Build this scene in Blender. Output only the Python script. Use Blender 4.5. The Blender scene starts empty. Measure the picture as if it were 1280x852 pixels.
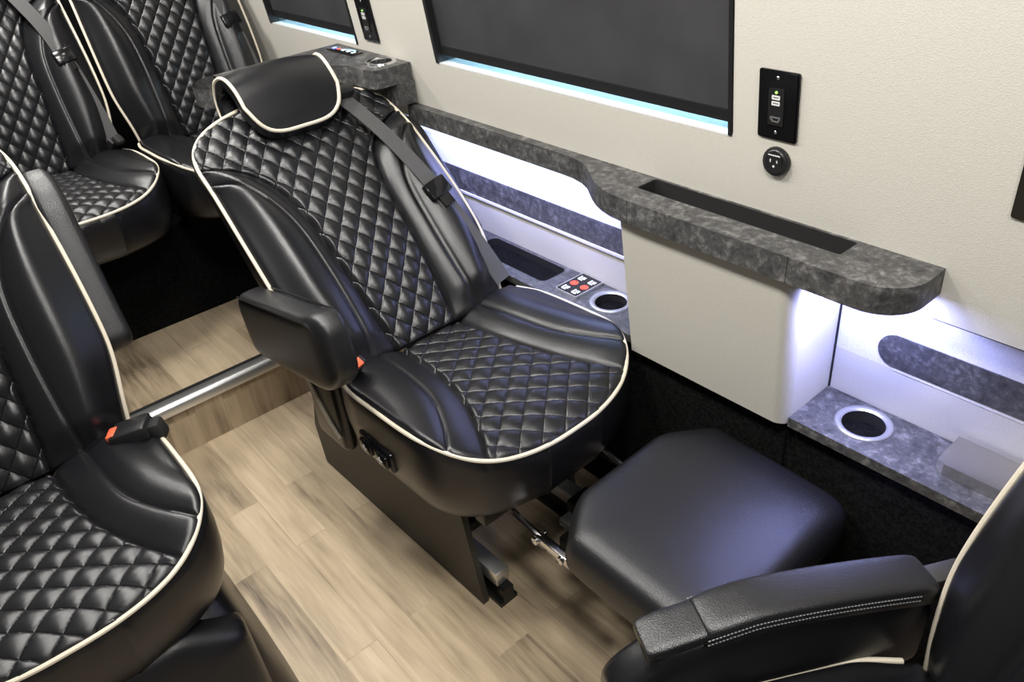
import bpy, bmesh, math, random
from mathutils import Vector, Matrix
random.seed(7)
SC = bpy.context.scene
COL = SC.collection
R = math.radians

# ------------------------------------------------------------------ camera, world, lights, exposure
cam = bpy.data.cameras.new('camera')
cam.sensor_width = 36.0
cam.lens = 975.46 / 1280 * 36.0
cam.clip_start = 0.02
camo = bpy.data.objects.new('camera', cam)
COL.objects.link(camo)
CR = Vector((0.65642, 0.75120, -0.06936))
CU = Vector((-0.37979, 0.40850, 0.82999))
CF = Vector((-0.65182, 0.51848, -0.55345))
m = Matrix((CR, CU, -CF)).transposed().to_4x4()
m.translation = Vector((0, 0, 1.55))
camo.matrix_world = m
SC.camera = camo

w = bpy.data.worlds.new('world'); SC.world = w
w.use_nodes = True
w.node_tree.nodes['Background'].inputs[0].default_value = (1.0, 0.97, 0.92, 1)
w.node_tree.nodes['Background'].inputs[1].default_value = 0.15
SC.view_settings.view_transform = 'Standard'
SC.view_settings.look = 'None'
SC.view_settings.gamma = 1
SC.view_settings.use_curve_mapping = False
SC.view_settings.exposure = 0.0
SC.cycles.use_denoising = True

def area(name, loc, size, power, color, direction=(0, 0, -1), spread=180):
    l = bpy.data.lights.new(name, 'AREA')
    l.shape = 'RECTANGLE'; l.size, l.size_y = size
    l.energy = power; l.color = color; l.spread = R(spread)
    o = bpy.data.objects.new(name, l); COL.objects.link(o)
    o.location = loc
    o.rotation_euler = Vector(direction).to_track_quat('-Z', 'Y').to_euler()
    return o
WARM = (1.0, 0.97, 0.92)
LEDC = (0.40, 0.44, 1.0)
for lx, lp_ in ((-2.75, 15), (-1.95, 14), (-1.15, 16), (-0.35, 16), (0.45, 10)):
    o = area('overhead_light', (lx, 0.35, 1.96), (0.26, 0.26), lp_, WARM); o.data.shape = 'DISK'
for lx, lp_ in ((-2.3, 1.2), (-1.55, 1.6), (-0.8, 1.6), (0.0, 1.2)):  # small wall-side row, added to put highlights on the headrest and leather
    o = area('overhead_light', (lx, 0.80, 1.93), (0.14, 0.14), lp_, WARM); o.data.shape = 'DISK'

# ------------------------------------------------------------------ materials
def nodes_of(name):
    mt = bpy.data.materials.new(name); mt.use_nodes = True
    nt = mt.node_tree
    return mt, nt, nt.nodes['Principled BSDF']
def plain(name, col, rough=0.5, metal=0.0, emit=None, es=0.0, spec=0.5):
    mt, nt, b = nodes_of(name)
    b.inputs['Base Color'].default_value = (*col, 1)
    b.inputs['Roughness'].default_value = rough
    b.inputs['Metallic'].default_value = metal
    b.inputs['Specular IOR Level'].default_value = spec
    if emit:
        b.inputs['Emission Color'].default_value = (*emit, 1)
        b.inputs['Emission Strength'].default_value = es
    # slight surface variation so that nothing is perfectly uniform
    n = nt.nodes.new('ShaderNodeTexNoise'); n.inputs['Scale'].default_value = 60
    tc = nt.nodes.new('ShaderNodeTexCoord')
    mr = nt.nodes.new('ShaderNodeMapRange')
    mr.inputs['To Min'].default_value = max(0, rough - 0.015); mr.inputs['To Max'].default_value = min(1, rough + 0.015)
    nt.links.new(tc.outputs['Object'], n.inputs['Vector'])
    nt.links.new(n.outputs['Fac'], mr.inputs['Value'])
    nt.links.new(mr.outputs['Result'], b.inputs['Roughness'])
    return mt
def grain(name, col, rough, scale, bump, spec=0.5, metal=0.0, col2=None, cscale=None):
    mt, nt, b = nodes_of(name)
    b.inputs['Roughness'].default_value = rough
    b.inputs['Metallic'].default_value = metal
    b.inputs['Specular IOR Level'].default_value = spec
    tc = nt.nodes.new('ShaderNodeTexCoord')
    v = nt.nodes.new('ShaderNodeTexVoronoi'); v.inputs['Scale'].default_value = scale
    bp = nt.nodes.new('ShaderNodeBump'); bp.inputs['Strength'].default_value = bump; bp.inputs['Distance'].default_value = 0.001
    nt.links.new(tc.outputs['Object'], v.inputs['Vector'])
    nt.links.new(v.outputs['Distance'], bp.inputs['Height'])
    nt.links.new(bp.outputs['Normal'], b.inputs['Normal'])
    n = nt.nodes.new('ShaderNodeTexNoise'); n.inputs['Scale'].default_value = cscale or scale * 0.5
    nt.links.new(tc.outputs['Object'], n.inputs['Vector'])
    cr = nt.nodes.new('ShaderNodeValToRGB')
    cr.color_ramp.elements[0].position = 0.35; cr.color_ramp.elements[1].position = 0.65
    c2 = col2 or tuple(c * 1.12 for c in col)
    cr.color_ramp.elements[0].color = (*col, 1); cr.color_ramp.elements[1].color = (*c2, 1)
    nt.links.new(n.outputs['Fac'], cr.inputs['Fac'])
    nt.links.new(cr.outputs['Color'], b.inputs['Base Color'])
    return mt
def laminate():
    mt, nt, b = nodes_of('grey_stone_laminate')
    b.inputs['Roughness'].default_value = 0.5
    tc = nt.nodes.new('ShaderNodeTexCoord')
    n1 = nt.nodes.new('ShaderNodeTexNoise'); n1.inputs['Scale'].default_value = 75; n1.inputs['Detail'].default_value = 9; n1.inputs['Distortion'].default_value = 0.5; n1.inputs['Roughness'].default_value = 0.72
    n2 = nt.nodes.new('ShaderNodeTexNoise'); n2.inputs['Scale'].default_value = 30; n2.inputs['Detail'].default_value = 5; n2.inputs['Distortion'].default_value = 0.8
    nt.links.new(tc.outputs['Object'], n1.inputs['Vector']); nt.links.new(tc.outputs['Object'], n2.inputs['Vector'])
    cr = nt.nodes.new('ShaderNodeValToRGB'); e = cr.color_ramp.elements
    e[0].position = 0.34; e[0].color = (0.014, 0.014, 0.016, 1)
    e[1].position = 0.70; e[1].color = (0.235, 0.228, 0.224, 1)
    x = e.new(0.52); x.color = (0.070, 0.069, 0.069, 1)
    mx = nt.nodes.new('ShaderNodeMix'); mx.data_type = 'FLOAT'; mx.inputs[0].default_value = 0.35
    nt.links.new(n1.outputs['Fac'], mx.inputs[2]); nt.links.new(n2.outputs['Fac'], mx.inputs[3])
    nt.links.new(mx.outputs[0], cr.inputs['Fac'])
    nt.links.new(cr.outputs['Color'], b.inputs['Base Color'])
    return mt
def wood(name, vertical=False):
    mt, nt, b = nodes_of(name)
    b.inputs['Roughness'].default_value = 0.42
    b.inputs['Specular IOR Level'].default_value = 0.35
    L = nt.links.new; N = nt.nodes.new
    tc = N('ShaderNodeTexCoord'); sx = N('ShaderNodeSeparateXYZ'); cx = N('ShaderNodeCombineXYZ')
    L(tc.outputs['Object'], sx.inputs[0])
    L(sx.outputs['Z' if vertical else 'X'], cx.inputs['X']); L(sx.outputs['Y'], cx.inputs['Y'])
    br = N('ShaderNodeTexBrick')
    br.inputs['Scale'].default_value = 1; br.inputs['Mortar Size'].default_value = 0.0012
    br.inputs['Brick Width'].default_value = 0.62; br.inputs['Row Height'].default_value = 0.088
    br.offset = 0.37; br.inputs['Bias'].default_value = 0.0
    br.inputs['Color1'].default_value = (0.0, 0.0, 0.0, 1); br.inputs['Color2'].default_value = (1, 1, 1, 1); br.inputs['Mortar'].default_value = (0.25, 0.25, 0.25, 1)
    ad = N('ShaderNodeVectorMath'); ad.operation = 'ADD'; ad.inputs[1].default_value = (0.27, 0.02, 0)
    L(cx.outputs[0], ad.inputs[0]); L(ad.outputs[0], br.inputs['Vector'])
    mp = N('ShaderNodeMapping'); mp.inputs['Scale'].default_value = (2.2, 30, 1)
    L(cx.outputs[0], mp.inputs[0])
    sc = N('ShaderNodeVectorMath'); sc.operation = 'MULTIPLY_ADD'; sc.inputs[1].default_value = (7, 7, 7)
    L(br.outputs['Color'], sc.inputs[0]); L(mp.outputs[0], sc.inputs[2])
    g = N('ShaderNodeTexNoise'); g.inputs['Scale'].default_value = 1.6; g.inputs['Detail'].default_value = 7; g.inputs['Roughness'].default_value = 0.62; g.inputs['Distortion'].default_value = 0.5
    L(sc.outputs[0], g.inputs['Vector'])
    mp2 = N('ShaderNodeMapping'); mp2.inputs['Scale'].default_value = (3.0, 9, 1); L(cx.outputs[0], mp2.inputs[0])
    k = N('ShaderNodeTexNoise'); k.inputs['Scale'].default_value = 1.3; k.inputs['Detail'].default_value = 3; L(mp2.outputs[0], k.inputs['Vector'])
    a1 = N('ShaderNodeMath'); a1.operation = 'MULTIPLY'; a1.inputs[1].default_value = 0.26; L(br.outputs['Color'], a1.inputs[0])
    a2 = N('ShaderNodeMath'); a2.operation = 'MULTIPLY_ADD'; a2.inputs[1].default_value = 0.62; L(g.outputs['Fac'], a2.inputs[0]); L(a1.outputs[0], a2.inputs[2])
    a3 = N('ShaderNodeMath'); a3.operation = 'MULTIPLY_ADD'; a3.inputs[1].default_value = 0.42; L(k.outputs['Fac'], a3.inputs[0]); L(a2.outputs[0], a3.inputs[2])
    cr = N('ShaderNodeValToRGB'); e = cr.color_ramp.elements
    e[0].position = 0.36; e[0].color = (0.09, 0.066, 0.042, 1)
    e[1].position = 0.86; e[1].color = (0.55, 0.44, 0.30, 1)
    x = e.new(0.58); x.color = (0.36, 0.28, 0.185, 1)
    L(a3.outputs[0], cr.inputs['Fac']); L(cr.outputs['Color'], b.inputs['Base Color'])
    return mt
def quilted(name, up, pu, py):
    mt = grain(name, (0.008, 0.008, 0.0095), 0.31, 900, 0.18, 0.55)
    nt = mt.node_tree; N = nt.nodes.new; L = nt.links.new; b = nt.nodes['Principled BSDF']
    tc = N('ShaderNodeTexCoord'); sx = N('ShaderNodeSeparateXYZ'); L(tc.outputs['Object'], sx.inputs[0])
    def mth(op, a, c=None):
        n = N('ShaderNodeMath'); n.operation = op
        for k, v in enumerate((a, c)):
            if v is None: continue
            if isinstance(v, (int, float)): n.inputs[k].default_value = v
            else: L(v, n.inputs[k])
        return n.outputs[0]
    p = mth('MULTIPLY', sx.outputs[up], math.pi / pu); q = mth('MULTIPLY', sx.outputs['Y'], math.pi / py)
    sa = mth('ABSOLUTE', mth('SINE', mth('ADD', p, q))); sb = mth('ABSOLUTE', mth('SINE', mth('SUBTRACT', p, q)))
    h = mth('POWER', mth('MINIMUM', mth('MULTIPLY', mth('MINIMUM', sa, sb), 5.0), 1.0), 0.6)
    bp = N('ShaderNodeBump'); bp.inputs['Strength'].default_value = 0.8; bp.inputs['Distance'].default_value = 0.0022
    L(h, bp.inputs['Height'])
    old = [n for n in nt.nodes if n.type == 'BUMP' and n != bp][0]
    L(old.outputs['Normal'], bp.inputs['Normal']); L(bp.outputs['Normal'], b.inputs['Normal'])
    return mt
QC = (.058, .066); QB = (.066, .053)
M = dict(
    quilt_seat=quilted('quilted_leather', 'X', *QC), quilt_back=quilted('quilted_leather', 'Z', *QB),
    leather=grain('black_leather', (0.0065, 0.0065, 0.008), 0.29, 900, 0.18, 0.55),
    leather_pad=grain('black_grained_leather', (0.009, 0.009, 0.0105), 0.34, 620, 0.35, 0.55),
    piping=grain('cream_piping', (0.62, 0.56, 0.45), 0.5, 1200, 0.1),
    thread=plain('grey_thread', (0.22, 0.22, 0.23), 0.6),
    cream=grain('cream_wall_vinyl', (0.56, 0.54, 0.485), 0.55, 420, 0.25, 0.3, col2=(0.58, 0.56, 0.505)),
    white=grain('white_panel', (0.64, 0.63, 0.61), 0.45, 500, 0.1, 0.3),
    laminate=laminate(),
    carpet=grain('black_carpet', (0.003, 0.003, 0.003), 0.95, 500, 0.7, 0.05, col2=(0.009, 0.009, 0.009), cscale=160),
    wood=wood('oak_planks'), woodv=wood('oak_riser', True),
    plastic=grain('black_plastic', (0.013, 0.013, 0.014), 0.33, 700, 0.08),
    matte=grain('matte_dark_plastic', (0.03, 0.028, 0.024), 0.5, 500, 0.3),
    glossblk=plain('gloss_black', (0.006, 0.006, 0.007), 0.14),
    rubber=plain('black_rubber', (0.008, 0.008, 0.008), 0.75),
    chrome=plain('polished_steel', (0.72, 0.72, 0.74), 0.16, 1.0),
    steel=plain('brushed_steel', (0.55, 0.53, 0.50), 0.26, 1.0),
    alu=plain('aluminium_trim', (0.75, 0.75, 0.74), 0.3, 0.9),
    ring=plain('silver_ring', (0.42, 0.42, 0.44), 0.35, 0.7),
    blacksteel=plain('black_steel', (0.012, 0.012, 0.012), 0.35, 0.3),
    webbing=grain('grey_webbing', (0.075, 0.074, 0.075), 0.62, 900, 0.5, 0.3),
    shade=grain('charcoal_shade_fabric', (0.036, 0.036, 0.039), 0.6, 900, 0.3, 0.4, col2=(0.045, 0.045, 0.049), cscale=9),
    orange=plain('orange_button', (0.75, 0.13, 0.06), 0.4),
    tag=plain('white_tag', (0.7, 0.7, 0.7), 0.5),
    ledw=plain('white_led', (0.5, 0.5, 0.5), 0.4, 0, (0.75, 0.85, 1), 1.3),
    ledb=plain('blue_led', (0.1, 0.1, 0.5), 0.4, 0, (0.25, 0.3, 1), 3.0),
    ledr=plain('red_led', (0.5, 0.05, 0.03), 0.4, 0, (1, 0.12, 0.07), 1.0),
    ledg=plain('green_led', (0.2, 0.5, 0.1), 0.4, 0, (0.35, 1, 0.12), 2.0),
    glass=plain('window_glass', (0.9, 0.95, 1.0), 0.03),
)
M['glass'].node_tree.nodes['Principled BSDF'].inputs['Transmission Weight'].default_value = 1.0

# ------------------------------------------------------------------ helpers
def tag(o, label=None, cat=None, group=None, kind=None):
    if label: o['label'] = label
    if cat: o['category'] = cat
    if group: o['group'] = group
    if kind: o['kind'] = kind
    return o
def empty(name, loc, rz=0.0, label=None, cat=None, group=None):
    o = bpy.data.objects.new(name, None); COL.objects.link(o)
    o.location = loc; o.rotation_euler = (0, 0, rz); o.empty_display_size = 0.05
    return tag(o, label, cat, group)
def link(name, mesh, parent=None):
    o = bpy.data.objects.new(name, mesh); COL.objects.link(o)
    if parent is not None: o.parent = parent
    return o
class MB:
    """collects shapes, then links them as one mesh"""
    def __init__(s): s.v = []; s.f = []
    def add(s, vs, fs):
        b = len(s.v); s.v += [tuple(v) for v in vs]; s.f += [tuple(i + b for i in f) for f in fs]
        return s
    def bm(s, bm):
        bm.verts.ensure_lookup_table(); bm.verts.index_update()
        s.add([v.co.copy() for v in bm.verts], [[v.index for v in f.verts] for f in bm.faces]); bm.free(); return s
    def box(s, lo, hi, r=0.0, seg=2, rot=None, shear=None):
        bm = bmesh.new(); bmesh.ops.create_cube(bm, size=1)
        c = [(a + b) / 2 for a, b in zip(lo, hi)]; d = [abs(b - a) for a, b in zip(lo, hi)]
        for v in bm.verts: v.co = Vector((v.co.x * d[0], v.co.y * d[1], v.co.z * d[2]))
        if r > 0: bmesh.ops.bevel(bm, geom=bm.edges[:], offset=min(r, 0.49 * min(d)), segments=seg, profile=0.5, affect='EDGES')
        for v in bm.verts:
            if rot is not None: v.co = rot @ v.co
            v.co += Vector(c)
            if shear: v.co.y -= shear * (v.co.z - c[2])
        return s.bm(bm)
    def tube(s, pts, r, n=8, closed=False, cap=True):
        pts = [Vector(p) for p in pts]; N = len(pts); vs = []; fs = []; up = None
        for i, p in enumerate(pts):
            a = pts[(i - 1) % N] if (closed or i > 0) else p
            b = pts[(i + 1) % N] if (closed or i < N - 1) else p
            t = (b - a)
            t = t.normalized() if t.length > 1e-9 else Vector((1, 0, 0))
            if up is None: up = t.orthogonal().normalized()
            up = (up - t * up.dot(t))
            up = up.normalized() if up.length > 1e-6 else t.orthogonal().normalized()
            q = t.cross(up)
            rr = r[i] if isinstance(r, (list, tuple)) else r
            for k in range(n):
                an = 2 * math.pi * k / n
                vs.append(p + up * math.cos(an) * rr + q * math.sin(an) * rr)
        for i in range(N if closed else N - 1):
            j = (i + 1) % N
            for k in range(n):
                fs.append((i * n + k, i * n + (k + 1) % n, j * n + (k + 1) % n, j * n + k))
        if cap and not closed:
            fs.append(tuple(range(n - 1, -1, -1))); fs.append(tuple((N - 1) * n + k for k in range(n)))
        return s.add(vs, fs)
    def ribbon(s, pts, sides, wd, th):
        """flat webbing: pts, side vectors, width, thickness"""
        vs = []; fs = []; N = len(pts)
        for i, p in enumerate(pts):
            p = Vector(p); t = (Vector(pts[min(i + 1, N - 1)]) - Vector(pts[max(i - 1, 0)])).normalized()
            sd = Vector(sides[i] if isinstance(sides, list) else sides); sd = (sd - t * sd.dot(t)).normalized()
            nn = t.cross(sd)
            for a, b in ((-1, -1), (1, -1), (1, 1), (-1, 1)): vs.append(p + sd * a * wd / 2 + nn * b * th / 2)
        for i in range(N - 1):
            for k in range(4): fs.append((i * 4 + k, i * 4 + (k + 1) % 4, i * 4 + 4 + (k + 1) % 4, i * 4 + 4 + k))
        fs.append((3, 2, 1, 0)); fs.append(tuple(4 * (N - 1) + k for k in range(4)))
        return s.add(vs, fs)
    def lathe(s, prof, c, n=32, axis='z'):
        vs = []; fs = []; c = Vector(c)
        for r_, z in prof:
            for k in range(n):
                a = 2 * math.pi * k / n; p = (r_ * math.cos(a), r_ * math.sin(a), z)
                if axis == 'y': p = (p[0], p[2], p[1])
                if axis == 'x': p = (p[2], p[0], p[1])
                vs.append(c + Vector(p))
        for i in range(len(prof) - 1):
            for k in range(n): fs.append((i * n + k, i * n + (k + 1) % n, (i + 1) * n + (k + 1) % n, (i + 1) * n + k))
        return s.add(vs, fs)
    def plate(s, outer, holes, lo, hi, f=lambda a, b, c: (a, b, c), bev=0.0):
        """plane outline with holes, extruded from lo to hi; f maps (a, b, level) to 3-D"""
        bm = bmesh.new(); edges = []; loops = []
        for lp in [outer] + list(holes):
            vs = [bm.verts.new((a, b, 0)) for a, b in lp]; loops.append(vs)
            edges += [bm.edges.new((vs[i], vs[(i + 1) % len(vs)])) for i in range(len(vs))]
        bmesh.ops.triangle_fill(bm, edges=edges, use_beauty=True)
        bm.verts.index_update()
        tv = [v.co.copy() for v in bm.verts]; tf = [[v.index for v in x.verts] for x in bm.faces]
        li = [[v.index for v in l] for l in loops]; bm.free(); n = len(tv)
        vs = [f(v.x, v.y, hi) for v in tv] + [f(v.x, v.y, lo) for v in tv]
        fs = [tuple(x) for x in tf] + [tuple(i + n for i in reversed(x)) for x in tf]
        for l in li:
            for i in range(len(l)):
                a, b = l[i], l[(i + 1) % len(l)]; fs.append((a, b, b + n, a + n))
        return s.add(vs, fs)
    def sheet(s, grid, closed_u=False):
        nu = len(grid); nv = len(grid[0]); vs = [p for r_ in grid for p in r_]; fs = []
        for i in range(nu if closed_u else nu - 1):
            for j in range(nv - 1):
                i2 = (i + 1) % nu; fs.append((i * nv + j, i2 * nv + j, i2 * nv + j + 1, i * nv + j + 1))
        return s.add(vs, fs)
    def build(s, name, mat, parent=None, smooth=True, angle=35, fix=True):
        me = bpy.data.meshes.new(name); me.from_pydata([tuple(v) for v in s.v], [], s.f)
        if fix:
            bm = bmesh.new(); bm.from_mesh(me); bmesh.ops.remove_doubles(bm, verts=bm.verts, dist=1e-6)
            bmesh.ops.recalc_face_normals(bm, faces=bm.faces[:]); bm.to_mesh(me); bm.free()
        me.materials.append(M[mat] if isinstance(mat, str) else mat)
        if smooth:
            me.shade_smooth()
            me.set_sharp_from_angle(angle=R(angle))
        me.update()
        return link(name, me, parent)
def struct(name, mb, mat, **k):
    return tag(mb.build(name, mat, **k), kind='structure')
def arc(cx, cy, r, a0, a1, n=8):
    return [(cx + r * math.cos(R(a0 + (a1 - a0) * i / n)), cy + r * math.sin(R(a0 + (a1 - a0) * i / n))) for i in range(n + 1)]
def rrect(x0, y0, x1, y1, r, n=6):
    return arc(x1 - r, y0 + r, r, -90, 0, n) + arc(x1 - r, y1 - r, r, 0, 90, n) + arc(x0 + r, y1 - r, r, 90, 180, n) + arc(x0 + r, y0 + r, r, 180, 270, n)
def lerp(a, b, t): return a + (b - a) * t
def table(xs, ys):
    def f(x):
        if x <= xs[0]: return ys[0]
        for i in range(len(xs) - 1):
            if x <= xs[i + 1]:
                t = (x - xs[i]) / (xs[i + 1] - xs[i])
                m0 = (ys[i + 1] - ys[max(i - 1, 0)]) / (xs[i + 1] - xs[max(i - 1, 0)]) * (xs[i + 1] - xs[i])
                j = min(i + 2, len(xs) - 1); m1 = (ys[j] - ys[i]) / (xs[j] - xs[i]) * (xs[i + 1] - xs[i])
                return (2*t**3 - 3*t*t + 1) * ys[i] + (t**3 - 2*t*t + t) * m0 + (-2*t**3 + 3*t*t) * ys[i+1] + (t**3 - t*t) * m1
        return ys[-1]
    return f
def sstep(a, b, x):
    t = max(0, min(1, (x - a) / (b - a))); return t * t * (3 - 2 * t)

# ------------------------------------------------------------------ setting
LEAN = 0.1236
def WY(z): return 1.2 - LEAN * (z - 0.9)           # room face of the leaning wall
def wallmap(x, z, off): return (x, WY(z) + off, z)  # off > 0 goes into the wall
def BY(z): return 1.29 - 0.065 * (z - 0.537)       # recess back panel

struct('floor', MB().box((-2.1, -1.0, -0.03), (1.2, 1.4, 0.0)), 'wood', smooth=False)
struct('floor.001', MB().box((-2.60, -1.0, 0.12), (-2.112, 1.4, 0.18)), 'wood', smooth=False)
struct('wall_step', MB().box((-2.125, -1.0, 0.0), (-2.1, 1.4, 0.155)), 'woodv', smooth=False)
nose = MB().plate([(-2.128, 0.182), (-2.128, 0.188), (-2.102, 0.188), (-2.094, 0.184), (-2.088, 0.176), (-2.088, 0.152), (-2.0995, 0.150), (-2.0995, 0.176), (-2.106, 0.181)], [], -1.0, 1.35, lambda a, b, c: (a, c, b))
struct('trim_1', nose, 'alu', angle=50)
struct('trim_2', MB().box((-2.148, -1.0, 0.179), (-2.126, 1.35, 0.1865), 0.001), 'rubber', smooth=False)
struct('floor.002', MB().box((-3.25, -1.0, 0.1), (-2.56, 1.4, 0.50), 0.012), 'carpet')
struct('wall_rear', MB().box((-3.32, -1.0, 0.0), (-3.25, 1.4, 2.0)), 'cream', smooth=False)

struct('rear_gap_filler', MB().box((-3.25, -1.0, 0.4), (-3.20, 1.22, 1.25), 0.004), 'carpet')  # added black sheet that darkens the gap between the bench seats
# upper wall with its two window openings
W1 = (-1.703, 1.045, -0.797, 1.74); W2 = (-2.641, 1.04, -2.078, 1.74)
def rr(q, r=0.012): return rrect(q[0], q[1], q[2], q[3], r, 4)
struct('wall_left', MB().plate([(-3.25, 0.868), (-0.405, 0.868), (-0.405, 0.8171), (1.2, 0.8171), (1.2, 1.98), (-3.25, 1.98)], [rr(W1), rr(W2)], 0.0, 0.03, wallmap), 'cream', angle=30)
struct('wall_left_backing', MB().plate([(-3.25, 0.45), (-1.95, 0.45), (-1.95, 0.9), (-3.25, 0.9)], [], 0.0, 0.03, wallmap), 'cream', smooth=False)
# recess back panel, pier, lower wall
struct('wall_left_recess_lower', MB().plate([(-1.96, 0.45), (1.2, 0.45), (1.2, 0.640), (-1.96, 0.640)], [], 0.0, 0.02, lambda x, z, o: (x, BY(z) + o, z)), 'cream', smooth=False)
struct('wall_left_recess', MB().plate([(-1.96, 0.640), (1.2, 0.640), (1.2, 0.90), (-1.96, 0.90)], [], 0.0, 0.02, lambda x, z, o: (x, BY(z) + o, z)), 'white', smooth=False)
struct('shadow_line', MB().plate([(-0.40, 0.8141), (1.2, 0.8141), (1.2, 0.8181), (-0.40, 0.8181)], [], 0.002, 0.03, wallmap), 'rubber', smooth=False)  # dark strip standing in for the shadow line below the wall edge
PFACE = lambda z: 1.09 - LEAN * (z - 0.87)
pier = [(-0.985, 0.0), (-0.985, 0.30), (-0.587, 0.30)] + [(a, b) for a, b in arc(-0.587 - 0.03, 0.03, 0.03, 0, -90, 8)][0:]
pl = [(x, d) for x, d in [(-0.985, 0.0)] + [(a, b) for a, b in arc(-0.617, 0.03, 0.03, -90, 0, 8)] + [(-0.587, 0.20), (-0.985, 0.20)]]
struct('wall_left_pier', MB().plate(pl, [], 0.517, 0.870, lambda x, d, z: (x, PFACE(z) + d * (BY(z) - PFACE(z)) / 0.2 if d > 0.05 else PFACE(z) + d, z)), 'cream', angle=40)
struct('baseboard_left', MB().box((-2.11, 1.160, 0.0), (-0.595, 1.30, 0.517), 0.004).box((-0.61, 1.166, 0.0), (1.2, 1.30, 0.512), 0.004), 'carpet')

# laminate stripes set into the recess panel
def stripe(name, x0, x1, r):
    o = rrect(x0, 0.646, x1, 0.717, r, 10)
    return struct(name, MB().plate(o, [], -0.0025, 0.003, lambda x, z, k: (x, BY(z) + k, z)), 'laminate', angle=30)
stripe('trim_4', -1.93, -0.988, 0.003)
stripe('trim_5', -0.503, 1.1, 0.0352)
struct('trim_6', MB().plate([(-1.94, 0.638), (-0.988, 0.638), (-0.988, 0.6455), (-1.94, 0.6455)], [], -0.006, 0.003, lambda x, z, k: (x, BY(z) + k, z)).plate([(-0.47, 0.638), (1.1, 0.638), (1.1, 0.6455), (-0.47, 0.6455)], [], -0.0012, 0.003, lambda x, z, k: (x, BY(z) + k, z)), 'white', smooth=False)

struct('trim_7', MB().plate([(-0.588, 0.538), (-0.5835, 0.538), (-0.5835, 0.868), (-0.588, 0.868)], [], -0.003, 0.003, lambda x, z, k: (x, BY(z) + k, z)), 'rubber', smooth=False)
# ------------------------------------------------------------------ windows with roller shades
def window(n, q, label):
    x0, z0, x1, z1 = q
    fr = struct('window_%d' % n, MB().plate(rr(q), [rrect(x0 + .012, z0 + .001, x1 - .008, z1 - .012, .001, 2)], 0.002, 0.055, wallmap), 'plastic', angle=30)
    gl = MB().plate(rrect(x0 + .012, z0 + .010, x1 - .008, z1 - .012, .008, 4), [], 0.062, 0.066, wallmap).build('glass_pane', 'glass', fr, smooth=False)
    sl = MB().plate(rrect(x0 + .012, z0 + .001, x1 - .008, z0 + .005, .001, 2), [], 0.001, 0.061, wallmap).build('window_sill', 'white', fr, smooth=False)
    t = empty('roller_shade', (0, 0, 0), 0, label, 'window shade')
    MB().plate([(x0 + .014, z0 + .03), (x1 - .010, z0 + .03), (x1 - .010, z1 - .01), (x0 + .014, z1 - .01)], [], 0.018, 0.020, wallmap).build('shade_fabric', 'shade', t, smooth=False)
    MB().plate([(x0 + .013, z0 + .024), (x1 - .009, z0 + .024), (x1 - .009, z0 + .046), (x0 + .013, z0 + .046)], [], 0.012, 0.026, wallmap).build('bottom_bar', 'plastic', t, smooth=False)
    for xa, xb in ((x0 + .004, x0 + .014), (x1 - .010, x1 - .002)):
        MB().plate([(xa, z0 + .004), (xb, z0 + .004), (xb, z1 - .004), (xa, z1 - .004)], [], -0.002, 0.03, wallmap).build('guide_rail', 'plastic', t, smooth=False)
    area('daylight', ((x0 + x1) / 2, WY(1.1) + 0.16, 1.20), (abs(x1 - x0), 0.25), 8.0 * abs(x1 - x0), (0.42, 0.78, 1.0), (0, -1, -0.9))
    return t
window(1, W1, 'wide charcoal roller shade pulled down over the big window above the stone ledge')
window(2, W2, 'smaller charcoal roller shade pulled down over the rear window at the upper left')

# ------------------------------------------------------------------ wall ledge
sh = empty('wall_ledge', (-0.9, 1.1, 0.868), 0, 'grey stone-look wall ledge with a sunken tray and rounded end under the big window', 'ledge')
SHZ0, SHZ1 = 0.868, 0.917
yb = 1.204
outl = [(-1.85, yb), (-1.85, 1.172), (-1.24, 1.172), (-1.20, 1.170), (-1.165, 1.162), (-1.135, 1.148), (-1.11, 1.130), (-1.085, 1.112), (-1.058, 1.096), (-1.03, 1.084), (-1.0, 1.076), (-0.9525, 1.072), (-0.9525, 1.0735), (-0.9505, 1.0735), (-0.9505, 1.072),
        (-0.597, 1.072), (-0.597, 1.0735), (-0.594, 1.0735), (-0.594, 1.072)] + arc(-0.396 - 0.075, 1.072 + 0.075, 0.075, -90, 0, 10) + [(-0.396, yb)]
loc = lambda mb: mb
hole = rrect(-0.981, 1.133, -0.538, 1.192, 0.006, 3)
def at_obj(o, parent):
    o.matrix_parent_inverse = Matrix.Translation(-Vector(parent.location)); return o
def part(mb, name, mat, parent, **k):
    o = mb.build(name, mat, None, **k); o.parent = parent
    inv = Matrix.Identity(4); p = parent
    chain = []
    while p is not None: chain.append(p); p = p.parent
    for p in reversed(chain):
        inv = inv @ p.matrix_parent_inverse @ p.matrix_basis
    o.matrix_parent_inverse = inv.inverted()
    return o
part(MB().plate(outl, [hole], SHZ0, SHZ1), 'ledge_top', 'laminate', sh, angle=30)
hi_ = rrect(-0.979, 1.135, -0.540, 1.190, 0.005, 3)
part(MB().plate(hole, [hi_], 0.885, 0.9165).plate(hole, [], 0.880, 0.886), 'tray', 'rubber', sh, smooth=False)
part(MB().box((-1.86, 1.178, 0.857), (-1.1, 1.192, 0.867)), 'light_strip', 'ledw', sh, smooth=False)
part(MB().box((-0.58, 1.150, 0.857), (-0.43, 1.175, 0.867)), 'light_strip', 'ledw', sh, smooth=False)
area('ledge_light_strip', (-1.49, 1.187, 0.855), (0.80, 0.02), 4.0, LEDC, (0, 0.75, -1), 130)
area('ledge_light_strip', (-0.505, 1.163, 0.855), (0.16, 0.03), 3.2, LEDC, (0, 0.2, -1))

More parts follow.
